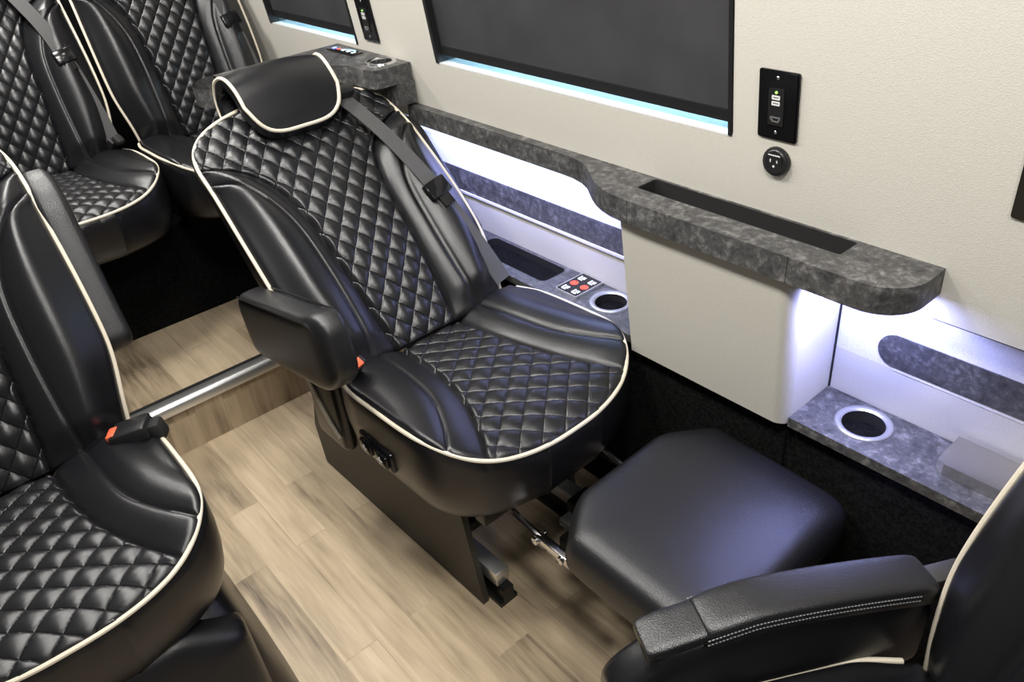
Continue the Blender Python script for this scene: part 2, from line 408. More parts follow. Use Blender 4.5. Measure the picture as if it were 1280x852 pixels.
# consoles in the two recesses
def cup(parent, x, y, z, r, depth=0.075):
    part(MB().lathe([(r - .014, 0), (r - .010, .004), (r - .002, .004), (r, .001), (r, -.004)], (x, y, z), 40), 'cup_ring', 'ring', parent, angle=60)
    part(MB().lathe([(r - .013, .001), (r - .016, -depth), (0.0005, -depth - .001)], (x, y, z), 32), 'cup_well', 'rubber', parent, angle=50)
def circ(x, y, r, n=32): return [(x + r * math.cos(2 * math.pi * i / n), y + r * math.sin(2 * math.pi * i / n)) for i in range(n)]

fl = empty('side_console', (-0.2, 1.2, 0.515), 0, 'grey stone-look side console in the front recess, holding a silver-rimmed cup holder', 'console')
part(MB().plate([(-0.586, 1.143), (1.0, 1.143), (1.0, 1.287), (-0.586, 1.287)], [circ(-0.475, 1.224, .046)], 0.516, 0.538), 'console_top', 'laminate', fl, angle=30)
cup(fl, -0.475, 1.224, 0.538, 0.054)
rl = empty('side_console', (-1.4, 1.2, 0.515), 0, 'grey stone-look side console in the rear recess, with open tray and lit switch panel', 'console')
trh = rrect(-1.642, 1.186, -1.340, 1.276, 0.018, 4)
cupc = (-1.142, 1.232)
part(MB().plate([(-1.95, 1.152), (-0.987, 1.152), (-0.987, 1.287), (-1.95, 1.287)], [trh, circ(*cupc, .046)], 0.518, 0.538), 'console_top', 'laminate', rl, angle=30)
part(MB().plate(trh, [rrect(-1.640, 1.188, -1.342, 1.274, 0.016, 4)], 0.45, 0.5385).plate(trh, [], 0.44, 0.452), 'console_tray', 'rubber', rl, smooth=False)
cup(rl, *cupc, 0.538, 0.054)
sp = part(MB().plate(rrect(-1.289, 1.182, -1.215, 1.284, 0.004, 3), [], 0.538, 0.544), 'switch_panel', 'glossblk', rl, angle=30)
part(MB().plate(rrect(-1.290, 1.181, -1.214, 1.285, 0.005, 3), [rrect(-1.287, 1.184, -1.217, 1.282, 0.004, 3)], 0.538, 0.5455), 'panel_rim', 'alu', sp, angle=30)
def seat_icon(mb, x, y):
    k = .8
    mb.box((x - .012*k, y - .010*k, .5441), (x - .007*k, y + .011*k, .5449)).box((x - .010*k, y - .012*k, .5441), (x + .007*k, y - .007*k, .5449)).box((x - .001, y - .003, .5441), (x + .002, y + .010*k, .5449)).box((x + .005, y - .003, .5441), (x + .008, y + .010*k, .5449))
for x in (-1.270, -1.234):
    for y in (1.202, 1.262):
        ic = MB(); seat_icon(ic, x, y); part(ic, 'seat_icon', 'ledw', sp, smooth=False)
    part(MB().plate(circ(x, 1.232, .011, 16), [circ(x, 1.232, .006, 12)], .5441, .5449).box((x - .003, 1.221, .5441), (x + .003, 1.243, .5449)), 'warning_icon', 'ledr', sp, smooth=False)

# folding silver cover on the front console
sb = MB().plate([(-0.326, 1.196), (-0.312, 1.188), (-0.10, 1.188), (-0.10, 1.278), (-0.326, 1.278)], [], 0.5385, 0.563)
tag(sb.build('metal_lid', 'steel', None, angle=25), 'flat brushed silver box lid on the console beside the front seat back', 'metal lid')

# rear table with rounded end behind the reclined seat
tb = empty('side_table', (-2.0, 1.1, 0.93), 0, 'grey stone-look table slab on the wall behind the reclined seat, with lit switches', 'table')
tz0, tz1 = 0.925, 1.033
yw = WY(1.033) - 0.002
tout = [(-1.823, yw), (-1.823, 1.082), (-1.829, 1.068), (-1.85, 1.061), (-1.94, 1.057), (-1.985, 1.037), (-2.005, 0.97), (-2.015, 0.78)] + arc(-2.10, 0.78, 0.085, 0, -180, 12) + [(-2.19, 0.85), (-2.20, yw)]
part(MB().plate(tout, [circ(-1.892, 1.134, .036)], 0.985, tz1, lambda x, y, z: (x, y, z)), 'table_top', 'laminate', tb, angle=30)
part(MB().plate([(-1.823, yw + .006), (-1.823, 1.132), (-1.832, 1.128), (-2.19, 1.128), (-2.19, yw + .006)], [], 0.925, 0.985), 'table_support', 'laminate', tb, angle=30)
part(MB().lathe([(.030, .001), (.034, .004), (.041, .004), (.043, .0)], (-1.892, 1.134, tz1), 32).lathe([(.033, .002), (.031, -.06), (.0005, -.061)], (-1.892, 1.134, tz1), 32), 'cup_holder', 'chrome', tb, angle=50)
sw = part(MB().box((-2.16, 1.118, tz1), (-2.02, 1.160, tz1 + .004), .002), 'switch_panel', 'glossblk', tb)
for i, c in enumerate(('ledb', 'ledr', 'ledw', 'ledw', 'ledw')):
    part(MB().box((-2.148 + .026 * i, 1.132, tz1 + .004), (-2.138 + .026 * i, 1.144, tz1 + .005)), 'switch_light', c, sw, smooth=False)

# ------------------------------------------------------------------ outlets on the wall
def charger(x, z, label, zoff=0.0, lights=True):
    t = empty('charging_plate', (x, WY(z), z), 0, label, 'outlet plate')
    hw, hh = .0375, .0595
    P = lambda mb, n, mt, par=t, **k: part(mb, n, mt, par, **k)
    P(MB().plate(rrect(x - hw, z - hh, x + hw, z + hh, .004, 3), [], 0.0, -0.004, wallmap).plate(rrect(x - hw + .003, z - hh + .003, x + hw - .003, z + hh - .003, .004, 3), [], -.003, -0.0065, wallmap), 'face_plate', 'glossblk', angle=30)
    ins = P(MB().plate(rrect(x - .016, z - .033, x + .013, z + .030, .002, 2), [], -.006, -0.0085, wallmap), 'socket_insert', 'plastic', angle=30)
    for dz in (.016, .006):
        P(MB().plate(rrect(x - .009, z + dz - .004, x + .006, z + dz + .003, .0008, 2), [rrect(x - .007, z + dz - .0015, x + .004, z + dz + .0005, .0003, 1)], -.008, -.0095, wallmap), 'usb_port', 'tag', ins, smooth=False)
    P(MB().plate([(x - .011, z - .018), (x + .008, z - .018), (x + .008, z - .022), (x + .005, z - .027), (x - .007, z - .027), (x - .011, z - .022)], [[(x - .009, z - .020), (x + .006, z - .020), (x + .003, z - .025), (x - .005, z - .025)]], -.008, -.0095, wallmap), 'video_port', 'alu', ins, smooth=False)
    P(MB().plate(circ(x - .001, z + .0245, .0022, 10), [], -.008, -.0098, wallmap), 'power_light', 'ledg', ins, smooth=False)
    for dz in (.048, -.046):
        P(MB().lathe([(.0005, -.0012), (.0022, -.0008), (.003, 0)], wallmap(x - .001, z + dz, -.0065), 12, 'y'), 'screw', 'chrome')
    return t
charger(-0.706, 1.1235, 'black charging plate with green light beside the big window, above the round outlet')
charger(-1.990, 1.125, 'black charging plate on the wall strip between the two shaded windows')
charger(-0.288, 1.092, 'black outlet plate cut off by the right edge of the photo')
ro = empty('round_outlet', (-0.704, WY(1.024), 1.024), 0, 'round black power outlet under the charging plate', 'outlet')
part(MB().lathe([(.0005, -.010), (.020, -.010), (.022, -.008), (.025, -.0075), (.0265, -.005), (.0265, .001)], wallmap(-0.704, 1.024, 0), 40, 'y'), 'outlet_rim', 'plastic', ro, angle=40)
of = part(MB().plate(rrect(-.719, 1.012, -.689, 1.040, .003, 3), [], -.009, -.0115, wallmap), 'outlet_face', 'plastic', ro, angle=30)
part(MB().plate(rrect(-.716, 1.0365, -.692, 1.0385, .0005, 1), [], -.011, -.012, wallmap).plate(rrect(-.712, 1.024, -.710, 1.030, .0003, 1), [], -.011, -.012, wallmap).plate(rrect(-.699, 1.024, -.697, 1.029, .0003, 1), [], -.011, -.012, wallmap).plate(circ(-.7045, 1.017, .0022, 10), [], -.011, -.012, wallmap), 'outlet_slot', 'tag', of, smooth=False)

# ------------------------------------------------------------------ padded seat panels
def panel(length, wf, hf, rows, qf_, bf_, profile, mapf, edge=0.014, front_dense=1.6, side_base=0.0):
    """a padded leather panel on an outline of half width wf(u): returns (body MB, quilted MB, boundary loop)"""
    us = [length * (1 - (1 - i / rows) ** front_dense) for i in range(rows + 1)]
    P = []; lab = []
    NQ, N1, N2 = 72, 14, 20
    cols = NQ + 2 * N1 + 2 * N2
    for u in us:
        wd = wf(u); row = []
        q = min(qf_(u), wd - .004); b_ = min(max(bf_(u), q + .001), wd - .002)
        half = [q * k / (NQ // 2) for k in range(NQ // 2)] + [lerp(q, b_, k / N1) for k in range(N1)] + [lerp(b_, wd, k / N2) for k in range(N2 + 1)]
        for y in [-v for v in reversed(half)] + half[1:]:
            du = 1e-3; slope = (wf(min(u + du, length)) - wf(max(u - du, 0))) / (2 * du)
            d = min((wd - abs(y)) / math.sqrt(1 + min(slope * slope, 25)), (length - u), u + 0.004)
            h = hf(u, y, wd)
            if d < edge: h -= 0.8 * edge * (1 - math.sqrt(max(0, 1 - (1 - d / edge) ** 2)))
            row.append((u, y, h))
        P.append(row)
    body = MB(); qb = MB()
    nv = cols + 1; bf = []; qf = []
    for i in range(rows):
        for j in range(cols):
            f = (i * nv + j, (i + 1) * nv + j, (i + 1) * nv + j + 1, i * nv + j + 1)
            (qf if N1 + N2 <= j < N1 + N2 + NQ else bf).append(f)
    flat = [p for r_ in P for p in r_]
    for mb, fs in ((body, bf), (qb, qf)):
        used = sorted({i for f in fs for i in f}); ix = {k: n for n, k in enumerate(used)}
        mb.add([mapf(*flat[k]) for k in used], [tuple(ix[i] for i in f) for f in fs])
    loop = [P[i][0] for i in range(rows + 1)] + [P[rows][j] for j in range(1, cols)] + [P[i][cols] for i in range(rows, -1, -1)] + [P[0][j] for j in range(cols - 1, 0, -1)]
    n = len(loop); nor = []
    for i in range(n):
        k = 4; a = loop[(i - k) % n]; b = loop[(i + k) % n]
        t = Vector((b[0] - a[0], b[1] - a[1])); t = t.normalized() if t.length > 1e-9 else Vector((1, 0))
        nor.append(Vector((t.y, -t.x)))
    for _ in range(40): nor = [(nor[i - 1] + nor[i] * 2 + nor[(i + 1) % n]).normalized() for i in range(n)]
    # the right-hand normal of this outline points outward
    rings = [[(p[0], p[1], p[2]) for p in loop]]
    for off, dz, kb in profile:
        rings.append([(p[0] + nn.x * off, p[1] + nn.y * off, lerp(p[2], side_base, kb) + dz) for p, nn in zip(loop, nor)])
    # the sides are stretched smooth below the piping
    for k in range(2, len(rings)):
        for _ in range(30): rings[k] = [tuple((rings[k][i - 1][a] + 2 * rings[k][i][a] + rings[k][(i + 1) % n][a]) / 4 for a in range(3)) for i in range(n)]
    body.add([mapf(*p) for rg in rings for p in rg], [(r_ * n + i, r_ * n + (i + 1) % n, (r_ + 1) * n + (i + 1) % n, (r_ + 1) * n + i) for r_ in range(len(rings) - 1) for i in range(n)])
    c = Vector((0, 0, 0))
    for p in rings[-1]: c += Vector(p)
    c /= n
    base = len(body.v) - n
    body.v.append(tuple(mapf(*c))); ci = len(body.v) - 1
    body.f += [(base + i, base + (i + 1) % n, ci) for i in range(n)]
    pip = [Vector((p[0] + nn.x * .003, p[1] + nn.y * .003, p[2] + .002)) for p, nn in zip(loop, nor)]
    pip = pip[3:rows + cols + rows - 2]
    # even spacing, then smoothing, so that the cord runs clean over the quilting
    ev = [pip[0]]
    for p in pip[1:]:
        if (p - ev[-1]).length > .006: ev.append(p)
    for _ in range(40): ev = [ev[0]] + [(ev[i - 1] + ev[i] * 2 + ev[i + 1]) / 4 for i in range(1, len(ev) - 1)] + [ev[-1]]
    return body, qb, [Vector(mapf(*p)) for p in ev], rows, cols

def quilt_h(u, y, pu, py, amp):
    a = u / pu + y / py; b = u / pu - y / py
    return amp * (abs(math.sin(math.pi * a) * math.sin(math.pi * b))) ** 0.42
def groove(d, amp=.0045, s=.0045): return -amp * math.exp(-(d / s) ** 2)

# cushion
CD, CW = 0.490, 0.286
def cw(x):
    b = CW * (0.93 + 0.07 * sstep(0, 0.10, x))
    if x > 0.297:
        t = min(1, (x - 0.297) / (CD - 0.297)); b *= max(0.05, 1 - t ** 2.6) ** (1 / 2.25)
    return b
cq = table([0, .15, .25, .33, .40, .45, .50], [.088, .098, .116, .142, .175, .206, .24])
cb = table([0, .13, .24, .32, .38, .42, .50], [.155, .163, .178, .210, .245, .275, .33])
def ch(x, y, wd):
    q = cq(x); b = cb(x); ay = abs(y)
    crown = .012 * (1 - (2 * x / CD - 1) ** 2) + .008 * x / CD - .03 * sstep(.42, .5, x) * .5
    if ay < q: h = crown + quilt_h(x, y, *QC, .0075) * min(1, (q - ay) / .008)
    else:
        fade = max(0, min(1, (CW - q) / .10)) * (1 - .6 * sstep(.36, .49, x))
        t = min(1, (ay - q) / .15)
        h = crown + fade * (.034 * math.sin(min(1, t * 1.15) * math.pi / 2) + (0.006 * math.sin(math.pi * min(1, (ay - b) / .09)) if ay > b else .004 * math.sin(math.pi * max(0, (ay - q) / max(1e-3, b - q)))))
    return h + groove(ay - q) + (groove(ay - b, .004) if b < CW * 1.1 else 0)
cprof = [(.004, -.006, .0), (.006, -.022, .25), (.008, -.05, .6), (.006, -.085, .85), (.0, -.118, 1), (-.010, -.148, 1), (-.024, -.166, 1), (-.06, -.174, 1)]
C_body, C_quilt, C_pip, _r, _c = panel(CD, cw, ch, 118, cq, cb, cprof, lambda x, y, z: (x, y, z))
# backrest
BH = 0.712
def bw(u):
    b = .252 + .034 * sstep(0, .22, u) - .006 * sstep(.3, .6, u)
    if u > .55:
        t = min(1, (u - .55) / (BH - .55)); b *= max(0.12, 1 - t ** 3.6) ** (1 / 2.4)
    return b
bq = table([0, .1, .25, .36, .45, .51, .55, .585, .62], [.088, .096, .106, .113, .130, .160, .205, .275, .36])
bb = table([0, .1, .25, .36, .43, .48, .515, .545, .58], [.158, .152, .152, .160, .182, .212, .250, .30, .38])
def bh(u, y, wd):
    q = bq(u); b = bb(u); ay = abs(y)
    crown = .010 * math.cos(min(1, ay / .25) * math.pi / 2) + .018 * math.sin(math.pi * min(1, u / .5)) - .02 * sstep(.55, .72, u)
    if ay < q:
        h = crown + quilt_h(u, y, *QB, .0095) * min(1, (q - ay) / .008)
    else:
        fade = max(0, min(1, (wd - q) / .12)) * (.5 + .5 * sstep(0, .08, u))
        t = (ay - q) / max(.05, wd - q)
        h = crown + fade * (.052 * math.sin(min(1, t * 1.5) * math.pi / 2) - .028 * sstep(.55, 1.0, t))
        if ay > b: h += fade * .008 * math.sin(math.pi * min(1, (ay - b) / max(.04, wd - b)))
        else: h += fade * .004 * math.sin(math.pi * max(0, (ay - q) / max(1e-3, b - q)))
    return h + (groove(ay - q) if q < wd + .01 else 0) + (groove(ay - b, .004) if b < wd + .01 else 0)
bprof = [(.003, -.006, 0), (.003, -.02, .2), (-.002, -.04, .6), (-.010, -.062, 1), (-.022, -.08, 1), (-.05, -.09, 1)]
B_body, B_quilt, B_pip, _r2, _c2 = panel(BH, bw, bh, 168, bq, bb, bprof, lambda u, y, h: (h, y, u))
meshes = {}
def mesh_of(key, mb, mat, **k):
    if key not in meshes:
        o = mb().build(key, mat, None, **k); meshes[key] = o.data; bpy.data.objects.remove(o)
    return meshes[key]

# headrest: leather cover draped over a roll
def head_mesh(which):
    prof = [(.052, .578), (.060, .597), (.070, .62), (.079, .655), (.084, .69), (.082, .72), (.072, .748), (.052, .768), (.026, .776), (.0, .772), (-.025, .758), (-.045, .730), (-.055, .69), (-.058, .65)]
    ft = [table(range(len(prof)), [p[k] for p in prof]) for k in (0, 1)]
    n = 52; mcols = 44; HW = .135
    def pt(s, y): return ft[0](s), ft[1](s)
    top = []; out = []
    for i in range(n + 1):
        row = []
        for j in range(mcols + 1):
            v = -1 + 2 * j / mcols; y = v * HW * 1.0
            smin = 5.2 * abs(v) ** 3.2 * .62
            s = lerp(smin, len(prof) - 1, i / n)
            h, u = pt(s, y)
            # slight waist at the sides
            yy = y * (1 - .06 * math.sin(math.pi * min(1, s / 8)))
            row.append((h - .006 * v * v, yy, u - .012 * v * v))
        top.append([(p[0], p[1], p[2] + .012) for p in row])
    if which == 'cover':
        mb = MB(); nr = []
        cen = lambda p: Vector((.012, p[1] * .985, max(.57, min(.747, p[2] - .0))))
        inner = [[Vector(p) + (cen(p) - Vector(p)).normalized() * .034 for p in r_] for r_ in top]
        mb.sheet(top); mb.sheet(inner)
        bl = lambda g: g[0] + [r_[-1] for r_ in g[1:]] + g[-1][-2::-1] + [r_[0] for r_ in g[-2:0:-1]]
        a, b = bl(top), bl(inner); k = len(a)
        mid = [[Vector(p).lerp(Vector(q), t) + Vector((0, (1 if p[1] > 0 else -1) * .004 * math.sin(math.pi * t) if abs(p[1]) > .12 else 0, 0)) for p, q in zip(a, b)] for t in (0, .33, .66, 1)]
        for r_ in range(3):
            mb.add([tuple(p) for p in mid[r_] + mid[r_ + 1]], [(i, (i + 1) % k, k + (i + 1) % k, k + i) for i in range(k)])
        return mb
    if which == 'piping':
        a = [top[i][0] for i in range(n, -1, -1)] + top[0][1:] + [top[i][-1] for i in range(1, n + 1)]
        return MB().tube([Vector(p) + Vector((.001, 0, 0)) for p in a], .0046, 8)
def arm_mesh():
    """fold-down armrest: origin at its pivot, pointing along +x, y across"""
    L_, rows = .43, 30; mb = MB(); n = 28; ringv = []
    for i in range(rows + 1):
        fr = .5 - .5 * math.cos(math.pi * i / rows); x = L_ * fr - .03
        a0 = min(1, (x + .03) / .035); a1 = min(1, (L_ - .03 - x) / .07)
        e = (.25 + .75 * math.sqrt(max(0, 1 - (1 - a0) ** 2))) * (.12 + .88 * math.sqrt(max(0, 1 - (1 - a1) ** 2)))
        zt = 0; zb = -.158 - .014 * fr
        cz = lerp((zt + zb) / 2, -.062, sstep(.75, 1, fr)); hz = (zt - zb) / 2 * (.25 + .75 * e); hy = .037 * (.35 + .65 * e)
        r_ = []
        for k in range(n):
            a = 2 * math.pi * k / n; c, s_ = math.cos(a), math.sin(a); pw = .45
            r_.append((x, hy * math.copysign(abs(c) ** pw, c), cz + hz * math.copysign(abs(s_) ** pw, s_)))
        ringv.append(r_)
    mb.add([p for r_ in ringv for p in r_], [(i * n + k, i * n + (k + 1) % n, (i + 1) * n + (k + 1) % n, (i + 1) * n + k) for i in range(rows) for k in range(n)] + [tuple(range(n - 1, -1, -1)), tuple(rows * n + k for k in range(n))])
    return mb
def arm_seam():
    mb = MB()
    for s in (-1, 1):
        pts = [(.005 + .325 * i / 12, s * .0345, -.0035) for i in range(13)] + [(.352, s * .0335, -.010), (.368, s * .0315, -.022), (.380, s * .028, -.045), (.382, s * .028, -.07)]
        mb.tube(pts, .0022, 6)
    return mb

def make_seat(name, loc, yaw, recline, label, scale=1.0, base='skirt', arms=(), head=True, belt=False, buckle=False, switches=False, group=None, cushion_pitch=0.0, cushion_y=0.0):
    t = empty(name, (loc[0], loc[1], 0), yaw, label, 'seat', group)
    t.scale = (scale,) * 3
    S = Matrix.LocRotScale(t.location, t.rotation_euler, t.scale)
    z = loc[2] / scale
    def P(nm, me, par=t, l=(0, 0, 0), rot=(0, 0, 0)):
        o = link(nm, me, par); o.location = l; o.rotation_euler = rot; return o
    cu = P('seat_cushion', mesh_of('seat_cushion', lambda: C_body, 'leather', fix=True, angle=75), t, (0, cushion_y, z), (0, -cushion_pitch, 0))
    P('quilted_panel', mesh_of('cushion_quilting', lambda: C_quilt, 'quilt_seat', fix=False, angle=80), cu)
    P('piping', mesh_of('cushion_piping', lambda: MB().tube(C_pip, .0046, 8), 'piping'), cu)
    hy = -.008
    ba = P('backrest', mesh_of('backrest', lambda: B_body, 'leather', angle=75), t, (-.012, 0, z), (0, -recline, 0))
    P('quilted_panel', mesh_of('back_quilting', lambda: B_quilt, 'quilt_back', fix=False, angle=80), ba)
    P('piping', mesh_of('back_piping', lambda: MB().tube(B_pip, .0046, 8), 'piping'), ba)
    if head:
        he = P('headrest', mesh_of('headrest', lambda: head_mesh('cover'), 'leather', angle=60), t, (-.012, hy, z), (0, -recline, 0))
        P('piping', mesh_of('headrest_piping', lambda: head_mesh('piping'), 'piping'), he)
    for side, mode in arms:
        y = side * .321
        ar = mesh_of('armrest', arm_mesh, 'leather_pad', angle=60)
        br = Matrix.Rotation(-recline, 3, 'Y')
        if mode == 'down':
            piv = Vector((-.012, 0, z)) + br @ Vector((-.02, 0, .225))
            a = P('armrest', ar, t, (piv.x - .018, y, piv.z + .054), (0, R(-12), 0))
        else:
            piv = Vector((-.012, 0, z)) + br @ Vector((-.095, 0, .20))
            a = P('armrest', ar, t, (piv.x, y - side * (.03 if recline > .6 else .012), piv.z), (0, -(recline + R(90)), 0))
            a.scale = (.95, .9, .62 if recline > .6 else .72)
        P('seam', mesh_of('armrest_seam', arm_seam, 'leather'), a)
    return t, z

def rocker(mb, x, y, zz):
    mb.box((x - .022, y - .006, zz - .017), (x + .022, y + .004, zz + .017), .005)
# ---- the reclined seat in the middle
SEAT = (-1.386, 0.842, 0.512)
main, mz = make_seat('captain_chair', SEAT, R(1.0), R(45), 'reclined black quilted captain chair in the centre, with its leg rest raised', arms=((-1, 'down'), (1, 'up')), head=True, cushion_y=.010)
ML = lambda x, y, zz: (x, y, zz)
def child(mb, nm, mat, par, **k): return mb.build(nm, mat, par, **k)
cush = [c for c in main.children if c.name.startswith('seat_cushion')][0]
back = [c for c in main.children if c.name.startswith('backrest')][0]
rs = child(MB().box((.112, -.3005, -.106), (.238, -.27, -.050), .008), 'switch_plate', 'glossblk', cush)
for x in (.145, .205):
    rk = MB(); rocker(rk, x, -.301, -.078); child(rk, 'rocker_switch', 'glossblk', rs)
    child(MB().box((x - .010, -.3082, -.080), (x + .008, -.3065, -.077)).box((x - .002, -.3082, -.087), (x + .001, -.3065, -.069)), 'switch_mark', 'tag', rs, smooth=False)
# side skirts, frame, rails, leg-rest linkage (seat-local z from the floor)
for s, y in ((-1, -.182), (1, .20)):
    o = MB().plate([(-.36, .004), (.350 * (1 if s < 0 else .8), .004), (.362 * (1 if s < 0 else .8), .0), (.366 * (1 if s < 0 else .8), .012), (.315 * (1 if s < 0 else .8), .30), (.300 * (1 if s < 0 else .8), .36), (-.30, .36), (-.375, .14)], [], y - .008, y + .008, lambda a, b, c: (a, c, b))
    child(o, 'side_skirt', 'matte', main, angle=30)
fr = MB().box((.375, -.19, .300), (.410, .205, .345), .003).box((-.1, -.19, .292), (-.05, .205, .33), .003)
for y in (-.15, .17): fr.box((-.1, y - .02, .29), (.40, y + .02, .335), .003)
fr.box((.22, -.165, .10), (.27, -.135, .31), .003).box((.22, .15, .10), (.27, .18, .31), .003).box((.20, -.16, .095), (.24, .17, .125), .003)
fr.box((-.18, -.165, .10), (-.13, -.135, .31), .003).box((-.18, .15, .10), (-.13, .18, .31), .003)
sf = child(fr, 'seat_frame', 'blacksteel', main)
for y in (-.14, .165):
    rl_ = MB().plate([(y - .026, .0), (y + .026, .0), (y + .026, .012), (y + .016, .012), (y + .016, .05), (y + .010, .056), (y - .010, .056), (y - .016, .05), (y - .016, .012), (y - .026, .012)], [], -.30, .40, lambda a, b, c: (c, a, b))
    q = child(rl_, 'floor_rail', 'blacksteel', main, angle=30)
    child(MB().box((-.29, y - .02, .056), (.385, y + .02, .098), .004), 'rail_carriage', 'alu', q)
for y in (-.118, .165):
    zc = .315
    lv = MB().tube([(.335, y, zc), (.42, y, zc - .012), (.51, y, zc - .03), (.565, y + .0, zc - .035)], .0072, 8).tube([(.335, y + .016, zc - .035), (.43, y + .016, zc - .05), (.50, y + .012, zc - .04)], .006, 8)
    lv.box((.495, y - .01, zc - .046), (.60, y + .010, zc - .022), .003)
    lev = child(lv, 'linkage_arm', 'chrome', main)
    for (x, zz) in ((.335, zc), (.338, zc - .036), (.31, zc + .004), (.31, zc - .026), (.50, zc - .034), (.575, zc - .034)):
        child(MB().lathe([(.0005, .020), (.007, .019), (.009, .014), (.009, -.016), (.0005, -.018)], (x, y, zz), 12, 'y'), 'bolt', 'chrome', lev)
child(MB().box((.372, -.050, .3445), (.4115, -.012, .3455), .0003).box((.4105, -.050, .300), (.4115, -.012, .3455)), 'care_tag', 'tag', main, smooth=False)
child(MB().box((.40, .03, .02), (.62, .16, .09), .004).box((.37, .09, .08), (.60, .16, .15), .004), 'gear_housing', 'blacksteel', main)
# leg rest pad
def pad_mesh():
    x0, x1, hw = .0, .405, .237
    o = [(x0 + .075, -hw), (x1 - .04, -hw)] + arc(x1 - .04, -hw + .04, .04, -90, 0, 6)[1:] + arc(x1 - .04, hw - .04, .04, 0, 90, 6) + [(x0 + .075, hw)] + [(x0 + .02, hw - .075), (x0, hw - .11), (x0, -hw + .11), (x0 + .02, -hw + .075)]
    # resample and smooth the outline
    pts = [Vector(p) for p in o]; dense = []
    for i in range(len(pts)):
        a, b = pts[i], pts[(i + 1) % len(pts)]; k = max(1, int((b - a).length / .008))
        dense += [a.lerp(b, j / k) for j in range(k)]
    for _ in range(5): dense = [(dense[i - 1] + dense[i] * 2 + dense[(i + 1) % len(dense)]) / 4 for i in range(len(dense))]
    c = Vector(((x0 + x1) / 2, 0)); n = len(dense)
    rings = []
    for k, zz in ((.0, .010), (.3, .0098), (.6, .009), (.78, .007), (.87, .003), (.925, -.004), (.963, -.015), (.987, -.032), (1.0, -.058), (.995, -.074), (.975, -.088), (.93, -.098), (.6, -.10)):
        rings.append([(c.x + (p.x - c.x) * k, (p.y) * k, zz) for p in dense])
    mb = MB(); mb.add([p for r_ in rings for p in r_], [(r_ * n + i, r_ * n + (i + 1) % n, (r_ + 1) * n + (i + 1) % n, (r_ + 1) * n + i) for r_ in range(len(rings) - 1) for i in range(n)] + [tuple((len(rings) - 1) * n + i for i in range(n))])
    return mb
lg = pad_mesh().build('leg_rest', 'leather_pad', main, angle=70)
lg.location = (.568, .056, .440); lg.rotation_euler = (0, R(3), 0)
for y in (-.13, .11):
    child(MB().box((-.03, y - .015, -.12), (.14, y + .015, -.098), .003), 'pad_bracket', 'blacksteel', lg)
# lower hinge cover with piping beside the arm
hc = child(MB().box((-.15, -.272, .30), (-.005, -.235, .53), .02, 3), 'hinge_cover', 'leather', main)
child(MB().tube([(-.135, -.276, .50), (-.095, -.277, .43), (-.055, -.277, .38), (-.02, -.276, .35)], .0046, 8), 'piping', 'piping', hc)
hc2 = child(MB().box((-.15, .235, .30), (-.005, .272, .53), .02, 3), 'hinge_cover', 'leather', main)

# shoulder belts run over the backrest; points are (up along the back, across, in front of it)
def shoulder_belt(seat, pts, adj, label_parts=True, side=(0, 1, -.3)):
    bk = [c for c in seat.children if c.name.startswith('backrest')][0]
    P3 = [Vector((h, y, u)) for u, y, h in pts]
    dense = []
    for i in range(len(P3) - 1):
        for k in range(8): dense.append(P3[i].lerp(P3[i + 1], k / 8))
    dense.append(P3[-1])
    for _ in range(12): dense = [dense[0]] + [(dense[i - 1] + dense[i] * 2 + dense[i + 1]) / 4 for i in range(1, len(dense) - 1)] + [dense[-1]]
    b = MB().ribbon(dense, Vector(side), .046, .0025).build('seat_belt', 'webbing', bk, angle=30)
    i = int(adj * (len(dense) - 1)); p = dense[i]; d = (dense[i + 1] - dense[i - 1]).normalized()
    s = Vector(side); s = (s - d * s.dot(d)).normalized(); nn = d.cross(s)
    if nn.x < 0: nn = -nn; s = -s
    rot = Matrix((d, s, nn)).transposed()
    c = p + nn * .005
    a = MB().box(c - Vector((.024, .034, .010)), c + Vector((.024, .034, .010)), .005, 2, rot).build('belt_adjuster', 'glossblk', b)
    c2 = c + d * .034 + nn * .002
    MB().box(c2 - Vector((.018, .018, .002)), c2 + Vector((.018, .018, .002)), .001, 1, rot).build('belt_tongue', 'glossblk', a)
    return b
shoulder_belt(main, [(.648, .125, .035), (.60, .145, .042), (.50, .170, .062), (.37, .192, .080), (.25, .215, .076), (.12, .238, .062), (.03, .255, .042)], .60)
child(MB().box((.0, .07, .635), (.065, .165, .665), .01, 2), 'belt_guide', 'plastic', back)
def buckle(seat, loc, rot, k=1.0):
    b = MB().box((-.036, -.024, -.014), (.030, .024, .014), .006).build('buckle', 'plastic', seat)
    b.location = loc; b.rotation_euler = rot
    MB().box((-.040, -.018, -.010), (-.024, .010, .0152), .003).build('release_button', 'orange', b)
    MB().box((.026, -.016, -.030), (.05, .016, .006), .008).build('buckle_boot', 'rubber', b)
    return b
b_ = buckle(main, (.060, -.238, mz + .062), (0, R(122), R(15))); b_.scale = (.8, .8, .8)

